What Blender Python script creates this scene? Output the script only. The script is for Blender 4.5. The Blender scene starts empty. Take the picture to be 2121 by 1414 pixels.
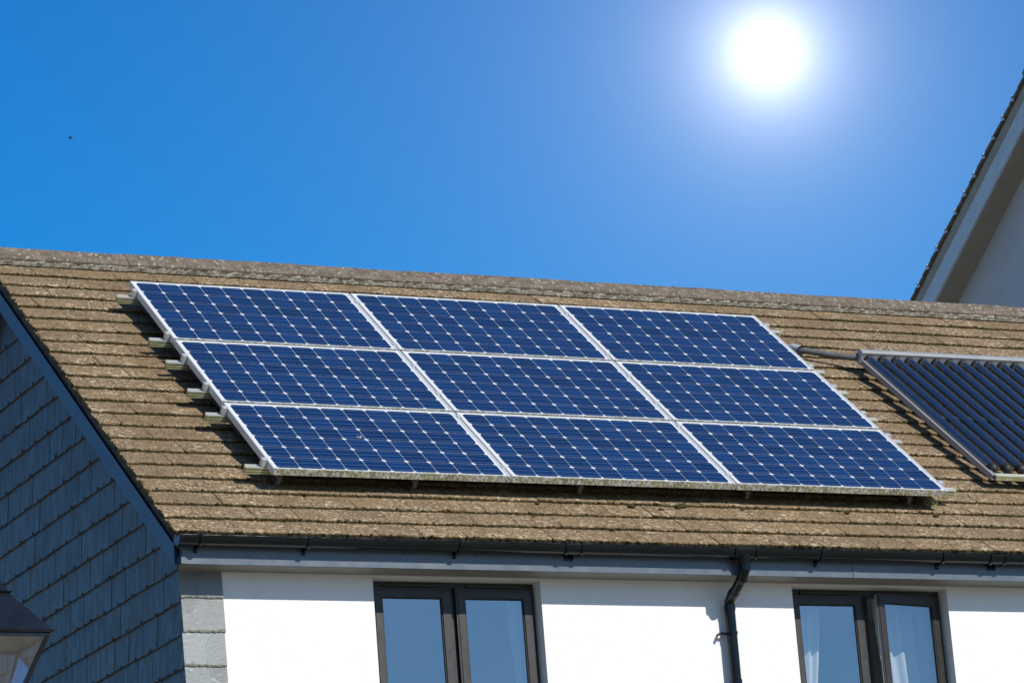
import bpy, math, random
from mathutils import Vector, Matrix
random.seed(7)
R = random.Random(11)
scene = bpy.context.scene
COL = scene.collection
Z0 = 8.9                      # height of the roof origin above the ground
TH = 0.6825                   # roof pitch
CT, ST = math.cos(TH), math.sin(TH)

# ------------------------------------------------------------------ helpers
class MB:
    """collects polygons, builds ONE mesh object"""
    def __init__(s):
        s.v = []; s.f = []; s.m = []; s.uv = []; s.rnd = []; s.cur = 0.5; s.sm = []
    def add(s, pts, faces, mat=0, uvs=None, smooth=False):
        b = len(s.v)
        s.v += [tuple(p) for p in pts]
        s.rnd += [s.cur]*len(pts)
        s.uv += (uvs if uvs else [(0, 0)]*len(pts))
        for f in faces:
            s.f.append([b+i for i in f]); s.m.append(mat); s.sm.append(smooth)
    def box(s, a, b, mat=0):
        x0, y0, z0 = a; x1, y1, z1 = b
        s.add([(x0,y0,z0),(x1,y0,z0),(x1,y1,z0),(x0,y1,z0),(x0,y0,z1),(x1,y0,z1),(x1,y1,z1),(x0,y1,z1)],
              [(0,3,2,1),(4,5,6,7),(0,1,5,4),(1,2,6,5),(2,3,7,6),(3,0,4,7)], mat)
    def prism(s, poly, axis, a, b, mat=0):
        """closed 2D polygon extruded along axis 'x','y' or 'z'"""
        def P(p, t):
            return {'x': (t, p[0], p[1]), 'y': (p[0], t, p[1]), 'z': (p[0], p[1], t)}[axis]
        n = len(poly)
        ar = sum(poly[i][0]*poly[(i+1)%n][1]-poly[(i+1)%n][0]*poly[i][1] for i in range(n))
        if (ar < 0) != (axis == 'y'): poly = poly[::-1]
        s.add([P(p, a) for p in poly]+[P(p, b) for p in poly],
              [tuple(range(n))[::-1], tuple(range(n, 2*n))] + [(i, (i+1) % n, n+(i+1) % n, n+i) for i in range(n)], mat)
    def tube(s, path, rad, seg=16, mat=0, caps=True, smooth=True):
        path = [Vector(p) for p in path]
        rads = rad if isinstance(rad, (list, tuple)) else [rad]*len(path)
        pts = []; n = len(path); up = None
        for i, p in enumerate(path):
            if i == 0: t = path[1]-p
            elif i == n-1: t = p-path[-2]
            else: t = (path[i+1]-p).normalized()+(p-path[i-1]).normalized()
            t.normalize()
            if up is None:
                up = Vector((0, 0, 1)) if abs(t.z) < .9 else Vector((1, 0, 0))
            a = (up-t*up.dot(t)).normalized(); up = a; bb = t.cross(a)
            for k in range(seg):
                an = 2*math.pi*k/seg
                pts.append(p+(a*math.cos(an)+bb*math.sin(an))*rads[i])
        fs = [(i*seg+k, i*seg+(k+1) % seg, (i+1)*seg+(k+1) % seg, (i+1)*seg+k) for i in range(n-1) for k in range(seg)]
        s.add(pts, fs, mat, None, smooth)
        if caps:
            s.add(pts[:seg], [tuple(range(seg))[::-1]], mat)
            s.add(pts[-seg:], [tuple(range(seg))], mat)
    def ball(s, c, r, nu=12, nv=8, mat=0, sc=(1, 1, 1), jit=0):
        pts = []; fs = []
        for j in range(nv+1):
            ph = math.pi*j/nv
            for i in range(nu):
                a = 2*math.pi*i/nu; q = r*(1+jit*R.uniform(-1, 1))
                pts.append((c[0]+sc[0]*q*math.sin(ph)*math.cos(a), c[1]+sc[1]*q*math.sin(ph)*math.sin(a), c[2]+sc[2]*q*math.cos(ph)))
        for j in range(nv):
            for i in range(nu):
                fs.append((j*nu+i, (j+1)*nu+i, (j+1)*nu+(i+1) % nu, j*nu+(i+1) % nu))
        s.add(pts, fs, mat, None, True)
    def build(s, name, mats, parent=None, loc=(0, 0, 0), rot=(0, 0, 0), bevel=0):
        me = bpy.data.meshes.new(name)
        me.from_pydata(s.v, [], s.f)
        for m in (mats if isinstance(mats, (list, tuple)) else [mats]): me.materials.append(m)
        me.polygons.foreach_set('material_index', s.m)
        me.polygons.foreach_set('use_smooth', s.sm)
        uvl = me.uv_layers.new(name='UVMap')
        idx = [0]*len(me.loops); me.loops.foreach_get('vertex_index', idx)
        flat = []
        for i in idx: flat += s.uv[i]
        uvl.data.foreach_set('uv', flat)
        at = me.attributes.new('rnd', 'FLOAT', 'POINT'); at.data.foreach_set('value', s.rnd)
        me.update()
        o = bpy.data.objects.new(name, me); COL.objects.link(o)
        o.location = loc; o.rotation_euler = rot
        if parent: o.parent = parent
        if bevel:
            md = o.modifiers.new('bevel', 'BEVEL'); md.width = bevel; md.segments = 2; md.limit_method = 'ANGLE'; md.angle_limit = .6
        return o

def empty(name, loc, rot=(0, 0, 0), parent=None):
    o = bpy.data.objects.new(name, None); COL.objects.link(o)
    o.location = loc; o.rotation_euler = rot; o.empty_display_size = .2
    if parent: o.parent = parent
    return o
def tag(o, label=None, cat=None, group=None, kind=None):
    if label: o['label'] = label
    if cat: o['category'] = cat
    if group: o['group'] = group
    if kind: o['kind'] = kind
    return o
def roofpt(u, v, n):
    return (u, -v*CT-n*ST, -v*ST+n*CT+Z0)
def L(p): return (p[0], p[1], p[2]+Z0)

# ------------------------------------------------------------------ materials
class NT:
    def __init__(s, name):
        s.mat = bpy.data.materials.new(name); s.mat.use_nodes = True
        s.t = s.mat.node_tree; s.t.nodes.clear()
        s.out = s.n('ShaderNodeOutputMaterial')
        s.b = s.n('ShaderNodeBsdfPrincipled'); s.l(s.b.outputs[0], s.out.inputs[0])
        s._tc = None
    def n(s, typ, **kw):
        k = s.t.nodes.new(typ)
        for a, v in kw.items(): setattr(k, a, v)
        return k
    def l(s, a, b): s.t.links.new(a, b)
    def tc(s, w='Object'):
        if not s._tc: s._tc = s.n('ShaderNodeTexCoord')
        return s._tc.outputs[w]
    def mapped(s, src, sc):
        m = s.n('ShaderNodeMapping'); s.l(src, m.inputs[0]); m.inputs['Scale'].default_value = sc
        return m.outputs[0]
    def noise(s, vec, scale, detail=4, rough=.6, dist=0):
        k = s.n('ShaderNodeTexNoise'); s.l(vec, k.inputs['Vector'])
        k.inputs['Scale'].default_value = scale; k.inputs['Detail'].default_value = detail
        k.inputs['Roughness'].default_value = rough; k.inputs['Distortion'].default_value = dist
        return k.outputs['Fac']
    def voro(s, vec, scale, out='Distance', rnd=1):
        k = s.n('ShaderNodeTexVoronoi'); s.l(vec, k.inputs['Vector']); k.inputs['Scale'].default_value = scale
        k.inputs['Randomness'].default_value = rnd
        return k.outputs[out]
    def ramp(s, fac, a, b, lo=0., hi=1.):
        k = s.n('ShaderNodeMapRange'); k.interpolation_type = 'SMOOTHSTEP'
        s.l(fac, k.inputs[0]); k.inputs[1].default_value = a; k.inputs[2].default_value = b
        k.inputs[3].default_value = lo; k.inputs[4].default_value = hi
        return k.outputs[0]
    def math(s, op, a, b=None):
        k = s.n('ShaderNodeMath'); k.operation = op
        for i, x in enumerate((a, b)):
            if x is None: continue
            if isinstance(x, (int, float)): k.inputs[i].default_value = x
            else: s.l(x, k.inputs[i])
        return k.outputs[0]
    def mix(s, fac, a, b, typ='MIX'):
        k = s.n('ShaderNodeMix'); k.data_type = 'RGBA'; k.blend_type = typ
        for i, x in ((0, fac), (6, a), (7, b)):
            if isinstance(x, (int, float)): k.inputs[i].default_value = x
            elif isinstance(x, tuple): k.inputs[i].default_value = (*x, 1) if len(x) == 3 else x
            else: s.l(x, k.inputs[i])
        return k.outputs[2]
    def bump(s, h, strength, dist=.01):
        k = s.n('ShaderNodeBump'); s.l(h, k.inputs['Height'])
        k.inputs['Strength'].default_value = strength; k.inputs['Distance'].default_value = dist
        s.l(k.outputs[0], s.b.inputs['Normal'])
    def attr(s, name):
        k = s.n('ShaderNodeAttribute'); k.attribute_name = name; return k.outputs['Fac']
    def col(s, c):
        if isinstance(c, tuple): s.b.inputs['Base Color'].default_value = (*c, 1)
        else: s.l(c, s.b.inputs['Base Color'])
    def set(s, **kw):
        for k, v in kw.items(): s.b.inputs[k.replace('_', ' ')].default_value = v

def simple(name, c, rough=.5, metal=0., spec=.5, var=.12, scale=14, bump=.0, coat=0):
    m = NT(name)
    f = m.noise(m.tc(), scale, 5)
    dark = tuple(x*(1-var) for x in c); lite = tuple(min(1, x*(1+var)) for x in c)
    m.col(m.mix(m.ramp(f, .3, .7), dark, lite))
    m.set(Roughness=rough, Metallic=metal); m.b.inputs['Specular IOR Level'].default_value = spec
    if coat: m.b.inputs['Coat Weight'].default_value = coat
    m.l(m.ramp(m.noise(m.tc(), scale*2.3, 4), .3, .7, max(0, rough-.06), min(1, rough+.08)), m.b.inputs['Roughness'])
    if bump: m.bump(m.noise(m.tc(), scale*6, 4), bump, .004)
    return m.mat

def mat_tiles():
    m = NT('concrete tile weathered')
    oc = m.tc(); uv = m.tc('UV'); rnd = m.attr('rnd')
    sep = m.n('ShaderNodeSeparateXYZ'); m.l(uv, sep.inputs[0])
    d = sep.outputs[1]                                   # metres from the tile's front edge
    big = m.noise(oc, 1.3, 4); mid = m.noise(oc, 16, 5, .65); fine = m.noise(oc, 95, 5, .75)
    c = m.mix(m.ramp(mid, .32, .68), (.076, .047, .023), (.172, .112, .058))
    c = m.mix(m.ramp(big, .35, .65, 0, .45), c, (.105, .080, .052))
    c = m.mix(m.ramp(rnd, .2, 1, 0, .7), c, (.165, .108, .056))
    c = m.mix(m.ramp(fine, .50, .63, 0, .85), c, (.31, .235, .145))
    c = m.mix(m.ramp(fine, .48, .36, 0, .85), c, (.060, .045, .030))
    # pale lichen
    patch = m.ramp(m.noise(oc, 2.3, 4), .42, .60)
    wob = m.n('ShaderNodeVectorMath'); wob.operation = 'ADD'
    nz = m.n('ShaderNodeTexNoise'); m.l(oc, nz.inputs['Vector']); nz.inputs['Scale'].default_value = 60
    sc = m.n('ShaderNodeVectorMath'); sc.operation = 'SCALE'; m.l(nz.outputs['Color'], sc.inputs[0]); sc.inputs['Scale'].default_value = .022
    m.l(oc, wob.inputs[0]); m.l(sc.outputs[0], wob.inputs[1]); w = wob.outputs[0]
    sp = m.noise(w, 30, 5, .68); sp2 = m.noise(m.mapped(oc, (1, 1.6, 1)), 58, 4, .7)
    l1 = m.math('MAXIMUM', m.math('MULTIPLY', m.ramp(sp, .545, .60), m.ramp(patch, 0, 1, .15, .85)), m.math('MULTIPLY', m.ramp(sp2, .545, .61), m.ramp(patch, 0, 1, .40, .85)))
    c = m.mix(l1, c, (.48, .375, .25))
    dk_ = m.math('MULTIPLY', m.ramp(m.noise(m.mapped(oc, (1, 1.3, 1)), 21, 5, .7), .42, .33), .8)
    c = m.mix(dk_, c, (.050, .040, .028))
    # small dark lichen spots
    sel2 = m.n('ShaderNodeTexVoronoi'); m.l(w, sel2.inputs['Vector']); sel2.inputs['Scale'].default_value = 23
    s2 = m.n('ShaderNodeSeparateColor'); m.l(sel2.outputs['Color'], s2.inputs[0])
    l2 = m.math('MULTIPLY', m.ramp(sel2.outputs['Distance'], .27, .15), m.ramp(s2.outputs[1], .78, .86))
    c = m.mix(m.math('MULTIPLY', l2, .85), c, (.030, .030, .024))
    # orange lichen, rare
    sel3 = m.n('ShaderNodeTexVoronoi'); m.l(w, sel3.inputs['Vector']); sel3.inputs['Scale'].default_value = 9
    s3 = m.n('ShaderNodeSeparateColor'); m.l(sel3.outputs['Color'], s3.inputs[0])
    l3 = m.math('MULTIPLY', m.ramp(sel3.outputs['Distance'], .34, .1), m.ramp(s3.outputs[2], .955, .975))
    c = m.mix(m.math('MULTIPLY', l3, .75), c, (.42, .19, .05))
    # mossy front edge
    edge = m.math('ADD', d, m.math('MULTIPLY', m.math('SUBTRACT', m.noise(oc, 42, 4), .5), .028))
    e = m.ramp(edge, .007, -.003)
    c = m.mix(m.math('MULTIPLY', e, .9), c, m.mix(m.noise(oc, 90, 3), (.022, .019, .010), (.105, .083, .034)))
    m.col(c); m.set(Roughness=.95); m.b.inputs['Specular IOR Level'].default_value = .15
    h = m.math('ADD', m.math('MULTIPLY', fine, .6), m.math('MULTIPLY', mid, .6))
    m.bump(m.math('ADD', h, m.math('MULTIPLY', l1, .25)), .75, .006)
    return m.mat

def mat_ridge():
    m = NT('concrete ridge weathered')
    oc = m.tc()
    mid = m.noise(oc, 12, 5, .65); fine = m.noise(oc, 120, 4, .7)
    c = m.mix(m.ramp(mid, .3, .7), (.085, .068, .052), (.165, .133, .103))
    c = m.mix(m.ramp(fine, .5, .8, 0, .7), c, (.27, .23, .18))
    c = m.mix(m.ramp(fine, .45, .25, 0, .7), c, (.045, .037, .03))
    sel = m.n('ShaderNodeTexVoronoi'); m.l(oc, sel.inputs['Vector']); sel.inputs['Scale'].default_value = 24
    ss = m.n('ShaderNodeSeparateColor'); m.l(sel.outputs['Color'], ss.inputs[0])
    l1 = m.math('MULTIPLY', m.ramp(sel.outputs['Distance'], .36, .16), m.ramp(ss.outputs[0], .55, .7))
    c = m.mix(m.math('MULTIPLY', l1, m.ramp(m.noise(oc, 2.2, 3), .38, .6, .1, .6)), c, (.46, .43, .38))
    c = m.mix(m.math('MULTIPLY', m.ramp(m.noise(oc, 34, 5, .7), .57, .66), .7), c, (.42, .39, .34))
    sel3 = m.n('ShaderNodeTexVoronoi'); m.l(oc, sel3.inputs['Vector']); sel3.inputs['Scale'].default_value = 7
    s3 = m.n('ShaderNodeSeparateColor'); m.l(sel3.outputs['Color'], s3.inputs[0])
    l3 = m.math('MULTIPLY', m.ramp(sel3.outputs['Distance'], .3, .12), m.ramp(s3.outputs[2], .95, .97))
    c = m.mix(m.math('MULTIPLY', l3, .8), c, (.5, .24, .04))
    m.col(c); m.set(Roughness=.95); m.b.inputs['Specular IOR Level'].default_value = .15
    m.bump(m.math('ADD', fine, mid), .6, .006)
    return m.mat

def mat_mortar():
    m = NT('pale mortar with lichen')
    oc = m.tc()
    f = m.noise(oc, 55, 5, .7); g = m.noise(oc, 9, 4)
    c = m.mix(m.ramp(f, .36, .62), (.12, .11, .085), (.46, .44, .36))
    c = m.mix(m.ramp(g, .42, .66, 0, .7), c, (.20, .165, .105))
    m.col(c); m.set(Roughness=.95); m.bump(f, .8, .008)
    return m.mat

def mat_slate(name, a, b, spec=.4, rough=.45):
    m = NT(name)
    oc = m.tc(); rnd = m.attr('rnd')
    f = m.noise(m.mapped(oc, (6, 14, 3)), 1.6, 5, .6)
    c = m.mix(m.ramp(f, .25, .75), a, b)
    dk = tuple(x*.60 for x in a)
    c = m.mix(m.ramp(rnd, 0, 1, .0, .65), c, dk)
    pat = m.ramp(m.noise(oc, 3.3, 2, .4, .6), .50, .515)
    c = m.mix(m.math('MULTIPLY', pat, .18), c, tuple(x*1.5 for x in b))
    m.col(c); m.b.inputs['Specular IOR Level'].default_value = spec
    m.l(m.ramp(f, .3, .7, rough-.07, rough+.12), m.b.inputs['Roughness'])
    m.bump(m.math('ADD', m.noise(oc, 38, 5), m.math('MULTIPLY', pat, .8)), .25, .006)
    return m.mat

def mat_render():
    m = NT('white painted render')
    oc = m.tc()
    f = m.noise(oc, 260, 3, .6); g = m.noise(m.mapped(oc, (1, 1, .35)), 2.5, 5)
    st = m.noise(m.mapped(oc, (9, 9, .5)), 1.6, 5, .65)
    c = m.mix(m.ramp(g, .35, .65), (.69, .69, .68), (.665, .66, .65))
    c = m.mix(m.ramp(st, .54, .68, 0, .16), c, (.58, .57, .54))
    c = m.mix(m.ramp(m.noise(oc, 34, 4, .7), .56, .66, 0, .2), c, (.52, .51, .48))
    m.col(c); m.set(Roughness=.85); m.b.inputs['Specular IOR Level'].default_value = .25
    m.bump(f, .18, .003)
    return m.mat

def mat_cell():
    m = NT('monocrystalline cell under glass')
    uv = m.tc('UV'); rnd = m.attr('rnd')
    sep = m.n('ShaderNodeSeparateXYZ'); m.l(uv, sep.inputs[0])
    v = sep.outputs[1]
    d1 = m.math('ABSOLUTE', m.math('SUBTRACT', m.math('FRACT', m.math('MULTIPLY', v, 3)), .5))
    bus = m.ramp(d1, .048, .034)
    c = m.mix(rnd, (.0009, .0140, .060), (.0030, .0250, .098))
    f = m.noise(m.tc(), 5, 3)
    c = m.mix(m.ramp(f, .3, .7, 0, .25), c, (.002, .014, .055))
    c = m.mix(m.math('MULTIPLY', bus, .45), c, (.17, .24, .36))
    dust = m.ramp(m.noise(m.tc(), 55, 5, .7), .55, .85, 0, .06)
    c = m.mix(dust, c, (.3, .3, .28))
    m.col(c); m.set(Roughness=.30); m.b.inputs['Specular IOR Level'].default_value = .25
    m.b.inputs['Coat Weight'].default_value = .35; m.b.inputs['Coat Roughness'].default_value = .06; m.b.inputs['Coat IOR'].default_value = 1.38
    return m.mat

def mat_alu(name, c=(.72, .73, .73), metal=.35, rough=.38, algae=None):
    m = NT(name)
    oc = m.tc()
    f = m.noise(m.mapped(oc, (3, 30, 30)), 3, 4)
    col = m.mix(m.ramp(f, .3, .7), tuple(x*.9 for x in c), c)
    if algae:                                            # grime on the faces that water drips from
        sep = m.n('ShaderNodeSeparateXYZ'); m.l(oc, sep.inputs[0])
        low = m.ramp(sep.outputs[1], algae[0], algae[1])
        n1 = m.noise(m.mapped(oc, (26, 8, 20)), 2.6, 5, .7)
        streak = m.ramp(n1, .40, .55)
        n2 = m.ramp(m.noise(oc, 11, 4), .35, .7)
        g = m.mix(n2, (.27, .27, .09), (.135, .125, .05))
        col = m.mix(m.math('MULTIPLY', low, m.math('MULTIPLY', streak, .88)), col, g)
    m.col(col); m.set(Roughness=rough, Metallic=metal)
    return m.mat

def mat_rail():
    m = NT('aluminium rail with algae')
    oc = m.tc(); sep = m.n('ShaderNodeSeparateXYZ'); m.l(oc, sep.inputs[0])
    f = m.noise(m.mapped(oc, (5, 30, 30)), 3, 4)
    low = m.math('MULTIPLY', m.ramp(sep.outputs[2], -.049, -.064), m.ramp(f, .25, .6))
    c = m.mix(m.math('MULTIPLY', low, .85), (.66, .66, .62), (.38, .38, .10))
    m.col(c); m.set(Roughness=.4, Metallic=.4)
    return m.mat

def mat_pane():
    m = NT('window glass')
    t = m.t; t.nodes.remove(m.b)
    tr = m.n('ShaderNodeBsdfTransparent'); tr.inputs[0].default_value = (.92, .96, .97, 1)
    gl = m.n('ShaderNodeBsdfGlossy'); gl.inputs['Roughness'].default_value = .0; gl.inputs['Color'].default_value = (.92, .97, 1, 1)
    lw = m.n('ShaderNodeLayerWeight'); lw.inputs['Blend'].default_value = .5
    fac = m.math('ADD', m.math('MULTIPLY', m.math('POWER', lw.outputs['Facing'], 4), .75), .25)
    nb = m.n('ShaderNodeBump'); m.l(m.noise(m.tc(), 2.2, 2), nb.inputs['Height']); nb.inputs['Strength'].default_value = .02
    m.l(nb.outputs[0], gl.inputs['Normal'])
    mx = m.n('ShaderNodeMixShader'); m.l(fac, mx.inputs[0]); m.l(tr.outputs[0], mx.inputs[1]); m.l(gl.outputs[0], mx.inputs[2])
    m.l(mx.outputs[0], m.out.inputs[0])
    return m.mat

def mat_curtain():
    m = NT('white sheer curtain')
    t = m.t
    m.col((.82, .82, .80)); m.set(Roughness=.9)
    tl = m.n('ShaderNodeBsdfTranslucent'); tl.inputs[0].default_value = (.8, .8, .78, 1)
    mx = m.n('ShaderNodeMixShader'); mx.inputs[0].default_value = .5
    m.l(m.b.outputs[0], mx.inputs[1]); m.l(tl.outputs[0], mx.inputs[2]); m.l(mx.outputs[0], m.out.inputs[0])
    return m.mat

def mat_emit(name, c, s):
    m = NT(name); m.t.nodes.remove(m.b)
    e = m.n('ShaderNodeEmission'); e.inputs[0].default_value = (*c, 1); e.inputs[1].default_value = s
    m.l(e.outputs[0], m.out.inputs[0]); return m.mat

def mat_ground():
    m = NT('paved yard ground')
    oc = m.tc()
    f = m.noise(oc, .6, 5); g = m.noise(oc, 30, 4)
    c = m.mix(m.ramp(f, .4, .6), (.17, .15, .115), (.22, .195, .15))
    c = m.mix(m.ramp(g, .4, .7, 0, .5), c, (.26, .23, .18))
    m.col(c); m.set(Roughness=.9); m.bump(g, .3, .01)
    return m.mat

M = {}
M['tile'] = mat_tiles(); M['ridge'] = mat_ridge(); M['mortar'] = mat_mortar()
M['slate'] = mat_slate('blue grey slate', (.034, .0345, .033), (.058, .0575, .055))
M['slate_edge_bounce'] = simple('bounce brown slate edge', (.105, .082, .066), .9, var=.35, scale=40)  # brown of light bouncing off the ground, put into the edge colour
M['slate_pale'] = mat_slate('pale corner slate', (.125, .143, .146), (.180, .198, .197), .5, .4)  # set paler than the gable slates
M['slate_pale_edge'] = simple('pale corner slate ragged edge', (.20, .21, .17), .9, var=.4, scale=60)
M['gap_dark'] = simple('black gap shade behind slates', (.006, .006, .007), 1.0, spec=.02)  # black backing stands in for the shade inside the slate gaps
M['dark'] = simple('dark metal hook', (.02, .02, .022), .5)
M['render'] = mat_render()
M['fascia'] = simple('blue grey fascia board', (.085, .105, .130), .32, spec=.5, var=.05, scale=4)
M['soffit'] = simple('soffit board', (.20, .19, .165), .45, var=.06, scale=5)
M['barge'] = simple('gloss slate blue barge board', (.001, .006, .016), .10, spec=.18, var=.08, scale=3)
M['verge'] = simple('dark verge bedding', (.050, .046, .040), .9, var=.5, scale=30, bump=.6)
M['gutter'] = simple('black gloss gutter plastic', (.005, .007, .008), .10, spec=.25, var=.15, scale=6)
M['frame'] = simple('dark brown window frame', (.018, .015, .0135), .42, spec=.45, var=.08, scale=9)
M['gasket'] = simple('black glazing gasket', (.008, .008, .008), .6)
M['pane'] = mat_pane(); M['curtain'] = mat_curtain()
M['interior'] = simple('room plaster', (.55, .56, .56), .9, var=.04, scale=2)
M['cell'] = mat_cell()
M['backsheet'] = simple('white backsheet under glass', (.60, .61, .62), .25, var=.03, scale=6, coat=.3)
M['alu'] = mat_alu('anodised panel frame', algae=(-.984, -.9895))
M['underside'] = simple('panel underside', (.12, .12, .12), .7)
M['alu2'] = mat_alu('plain aluminium', (.68, .69, .69), .5, .35)
M['rail'] = mat_rail()
M['hook'] = simple('shade toned steel hook', (.16, .145, .12), .6, metal=.3, var=.2)  # colour darkened to hold the shade under the panels
M['grey_alu'] = mat_alu('grey anodised collector frame', (.30, .30, .31), .3, .45)
M['manifold'] = simple('grey powder coated manifold', (.27, .275, .28), .40, metal=.1, var=.06, scale=5)
M['lead'] = simple('grey lead flashing', (.40, .42, .45), .5, metal=.1, var=.15, scale=22)
M['lagging'] = simple('dark grey pipe lagging', (.085, .085, .088), .75, var=.25, scale=30, bump=.3)
M['rubber'] = simple('black rubber seal', (.015, .015, .015), .6)
M['moss'] = simple('moss cushions', (.048, .042, .017), 1.0, spec=.05, var=.6, scale=40)
M['white_paint'] = simple('pale painted barge', (.52, .54, .54), .4, var=.05, scale=4)
M['ntile'] = simple('brown neighbour tiles', (.20, .155, .10), .9, var=.35, scale=9, bump=.4)
M['nsoffit'] = simple('neighbour soffit', (.36, .30, .22), .7, var=.06, scale=4)  # brown includes the warm tint of the lens flare
M['nwall'] = simple('neighbour wall', (.50, .49, .49), .9, var=.08, scale=1.4, bump=.2)  # paled so the base colour carries the flare's haze
M['clip'] = simple('grey verge clip', (.50, .52, .54), .4, metal=.4)
M['lamp'] = simple('black enamelled lamp metal', (.008, .010, .014), .16, spec=.45, var=.2, scale=9)
M['lamp_in'] = simple('white lamp reflector', (.26, .235, .18), .5, var=.3)
M['bird'] = simple('dark brown feathers', (.045, .028, .022), .8)
M['ground'] = mat_ground()

def mat_tube():
    m = NT('evacuated glass tube')
    m.col(m.mix(m.ramp(m.noise(m.tc(), 3, 3), .3, .7), (.005, .008, .018), (.012, .015, .026)))
    m.set(Roughness=.04); m.b.inputs['Specular IOR Level'].default_value = 1.0; m.b.inputs['IOR'].default_value = 1.75; m.b.inputs['Coat IOR'].default_value = 2.1
    m.b.inputs['Coat Weight'].default_value = 1; m.b.inputs['Coat Roughness'].default_value = .02
    return m.mat
M['tube'] = mat_tube()

# ------------------------------------------------------------------ ground
g = MB(); N = 40
ext = 1500
g.add([(-ext, -ext, 0), (ext, -ext, 0), (ext, ext, 0), (-ext, ext, 0)], [(0, 1, 2, 3)])
tag(g.build('ground', M['ground']), kind='structure')

# ------------------------------------------------------------------ the house
XL, XR = -.692, 9.30          # gable wall, far end
YF = -2.43                    # front wall face
YR = .645                     # ridge line
YB = 2*YR-YF
ZS = -2.60                    # soffit
FY = -2.65                    # fascia face
house = tag(empty('house', (4, YR, 0)), 'white rendered house with a slate hung gable and a mossy tiled roof carrying solar panels', 'house')
HO = Vector((4, YR, 0))
def hp(mb, name, mats, parent=None, bevel=0, org=(0, 0, Z0), rot=(0, 0, 0)):
    """part of the house, modelled in roof-origin coordinates"""
    par = parent or house
    base = HO if par is house else HO + Vector(par.location)
    if par is not house and par.parent is not house: base = HO
    return mb.build(name, mats, par, Vector(org)-base, rot, bevel)

# --- roof tiles
def tile_top_z(y):            # tile surface height on the gable plane (front slope)
    v = (-y+.16*ST)/CT
    return -v*ST-.16*CT
rt = MB()
EAVE, GAUGE, TW, UV0, UV1 = 3.61, .1925, .302, -.825, 9.45
VR = -.70
ncourse = 23
def tile(u0, u1, vf, k):
    w = u1-u0; nx = 16 if w > .2 else 8; ny = 4
    ln = min(.235, vf-VR)
    if ln < .03: return
    rt.cur = R.random()
    t = .021+R.uniform(-.002, .003)
    lift = R.uniform(-.002, .0045); skew = R.uniform(-.006, .006); lat = R.uniform(-.002, .002)
    ph = [R.uniform(0, 6.28) for _ in range(3)]
    pts = []; uvs = []
    cols = []
    for i in range(nx+1):
        a = i/nx; u = u0+w*a
        rag = .0022*math.sin(a*9+ph[0])+.0020*math.sin(a*37+ph[1])+R.uniform(-.0038, .0038)
        if i in (0, nx): rag -= R.uniform(0, .005)
        vfr = vf+skew*(a-.5)+rag
        for j in range(ny+1):
            b = (0, .03, .25, .6, 1)[j]
            v = vfr-ln*b
            zz = lift*(1-b)-(.0215*ln/GAUGE)*b
            if j == 0: zz -= .004+R.uniform(0, .006)
            else: zz += R.uniform(-.0008, .0008)
            pts.append((u+lat*(1-b), -v, -.16+zz)); uvs.append((u-u0+rt.cur*3, ln*b))
    def id(i, j): return i*(ny+1)+j
    fs = [(id(i, j), id(i+1, j), id(i+1, j+1), id(i, j+1)) for i in range(nx) for j in range(ny)]
    rt.add(pts, fs, 0, uvs, True)
    # front face with a ragged lower arris
    fr = []; fuv = []
    for i in range(nx+1):
        p = pts[id(i, 0)]; fr.append(p); fuv.append((uvs[id(i, 0)][0], .002))
    for i in range(nx+1):
        p = pts[id(i, 0)]; fr.append((p[0], p[1]+R.uniform(-.002, .003), p[2]-t+R.uniform(-.003, .004))); fuv.append((uvs[id(i, 0)][0], -.012))
    rt.add(fr, [(i, nx+1+i, nx+2+i, i+1) for i in range(nx)], 0, fuv)
    for s, fl in ((0, 0), (nx, 1)):        # sides
        a = [pts[id(s, j)] for j in range(ny+1)]
        b = [(p[0], p[1], p[2]-t) for p in a]
        f = [(j, j+1, ny+2+j, ny+1+j) if not fl else (j+1, j, ny+1+j, ny+2+j) for j in range(ny)]
        rt.add(a+b, f, 0, [(.1, .0)]*(2*ny+2))
    # underside of the front edge
    a = fr[nx+1:]; b = [(p[0], p[1]+.09, p[2]-.008) for p in a]
    rt.add(a+b, [(i+1, i, nx+1+i, nx+2+i) for i in range(nx)], 0, [(.1, 0)]*(2*nx+2))
edges = []
for k in range(ncourse):
    vf = EAVE-GAUGE*k+R.uniform(-.002, .002)
    u = UV0+R.uniform(-.004, .004)
    first = TW*(1.0 if k % 2 else .5)+(.0 if k % 2 else TW*.98*(1 if R.random() < .6 else 0))
    first = first if k % 2 == 0 else TW
    ends = [u+first*1.0]
    if k % 2 == 0 and first > TW*1.2: ends = [u+first*.5+TW*.25 if R.random() < .3 else u+first]
    while ends[-1] < UV1: ends.append(ends[-1]+TW+R.uniform(-.002, .002))
    prev = u
    for e in ends:
        gap = R.choice((.002, .0025, .003, .004, .006))
        tile(prev, min(e, UV1)-gap, vf, k); edges.append((prev, min(e, UV1), vf)); prev = e
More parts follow.
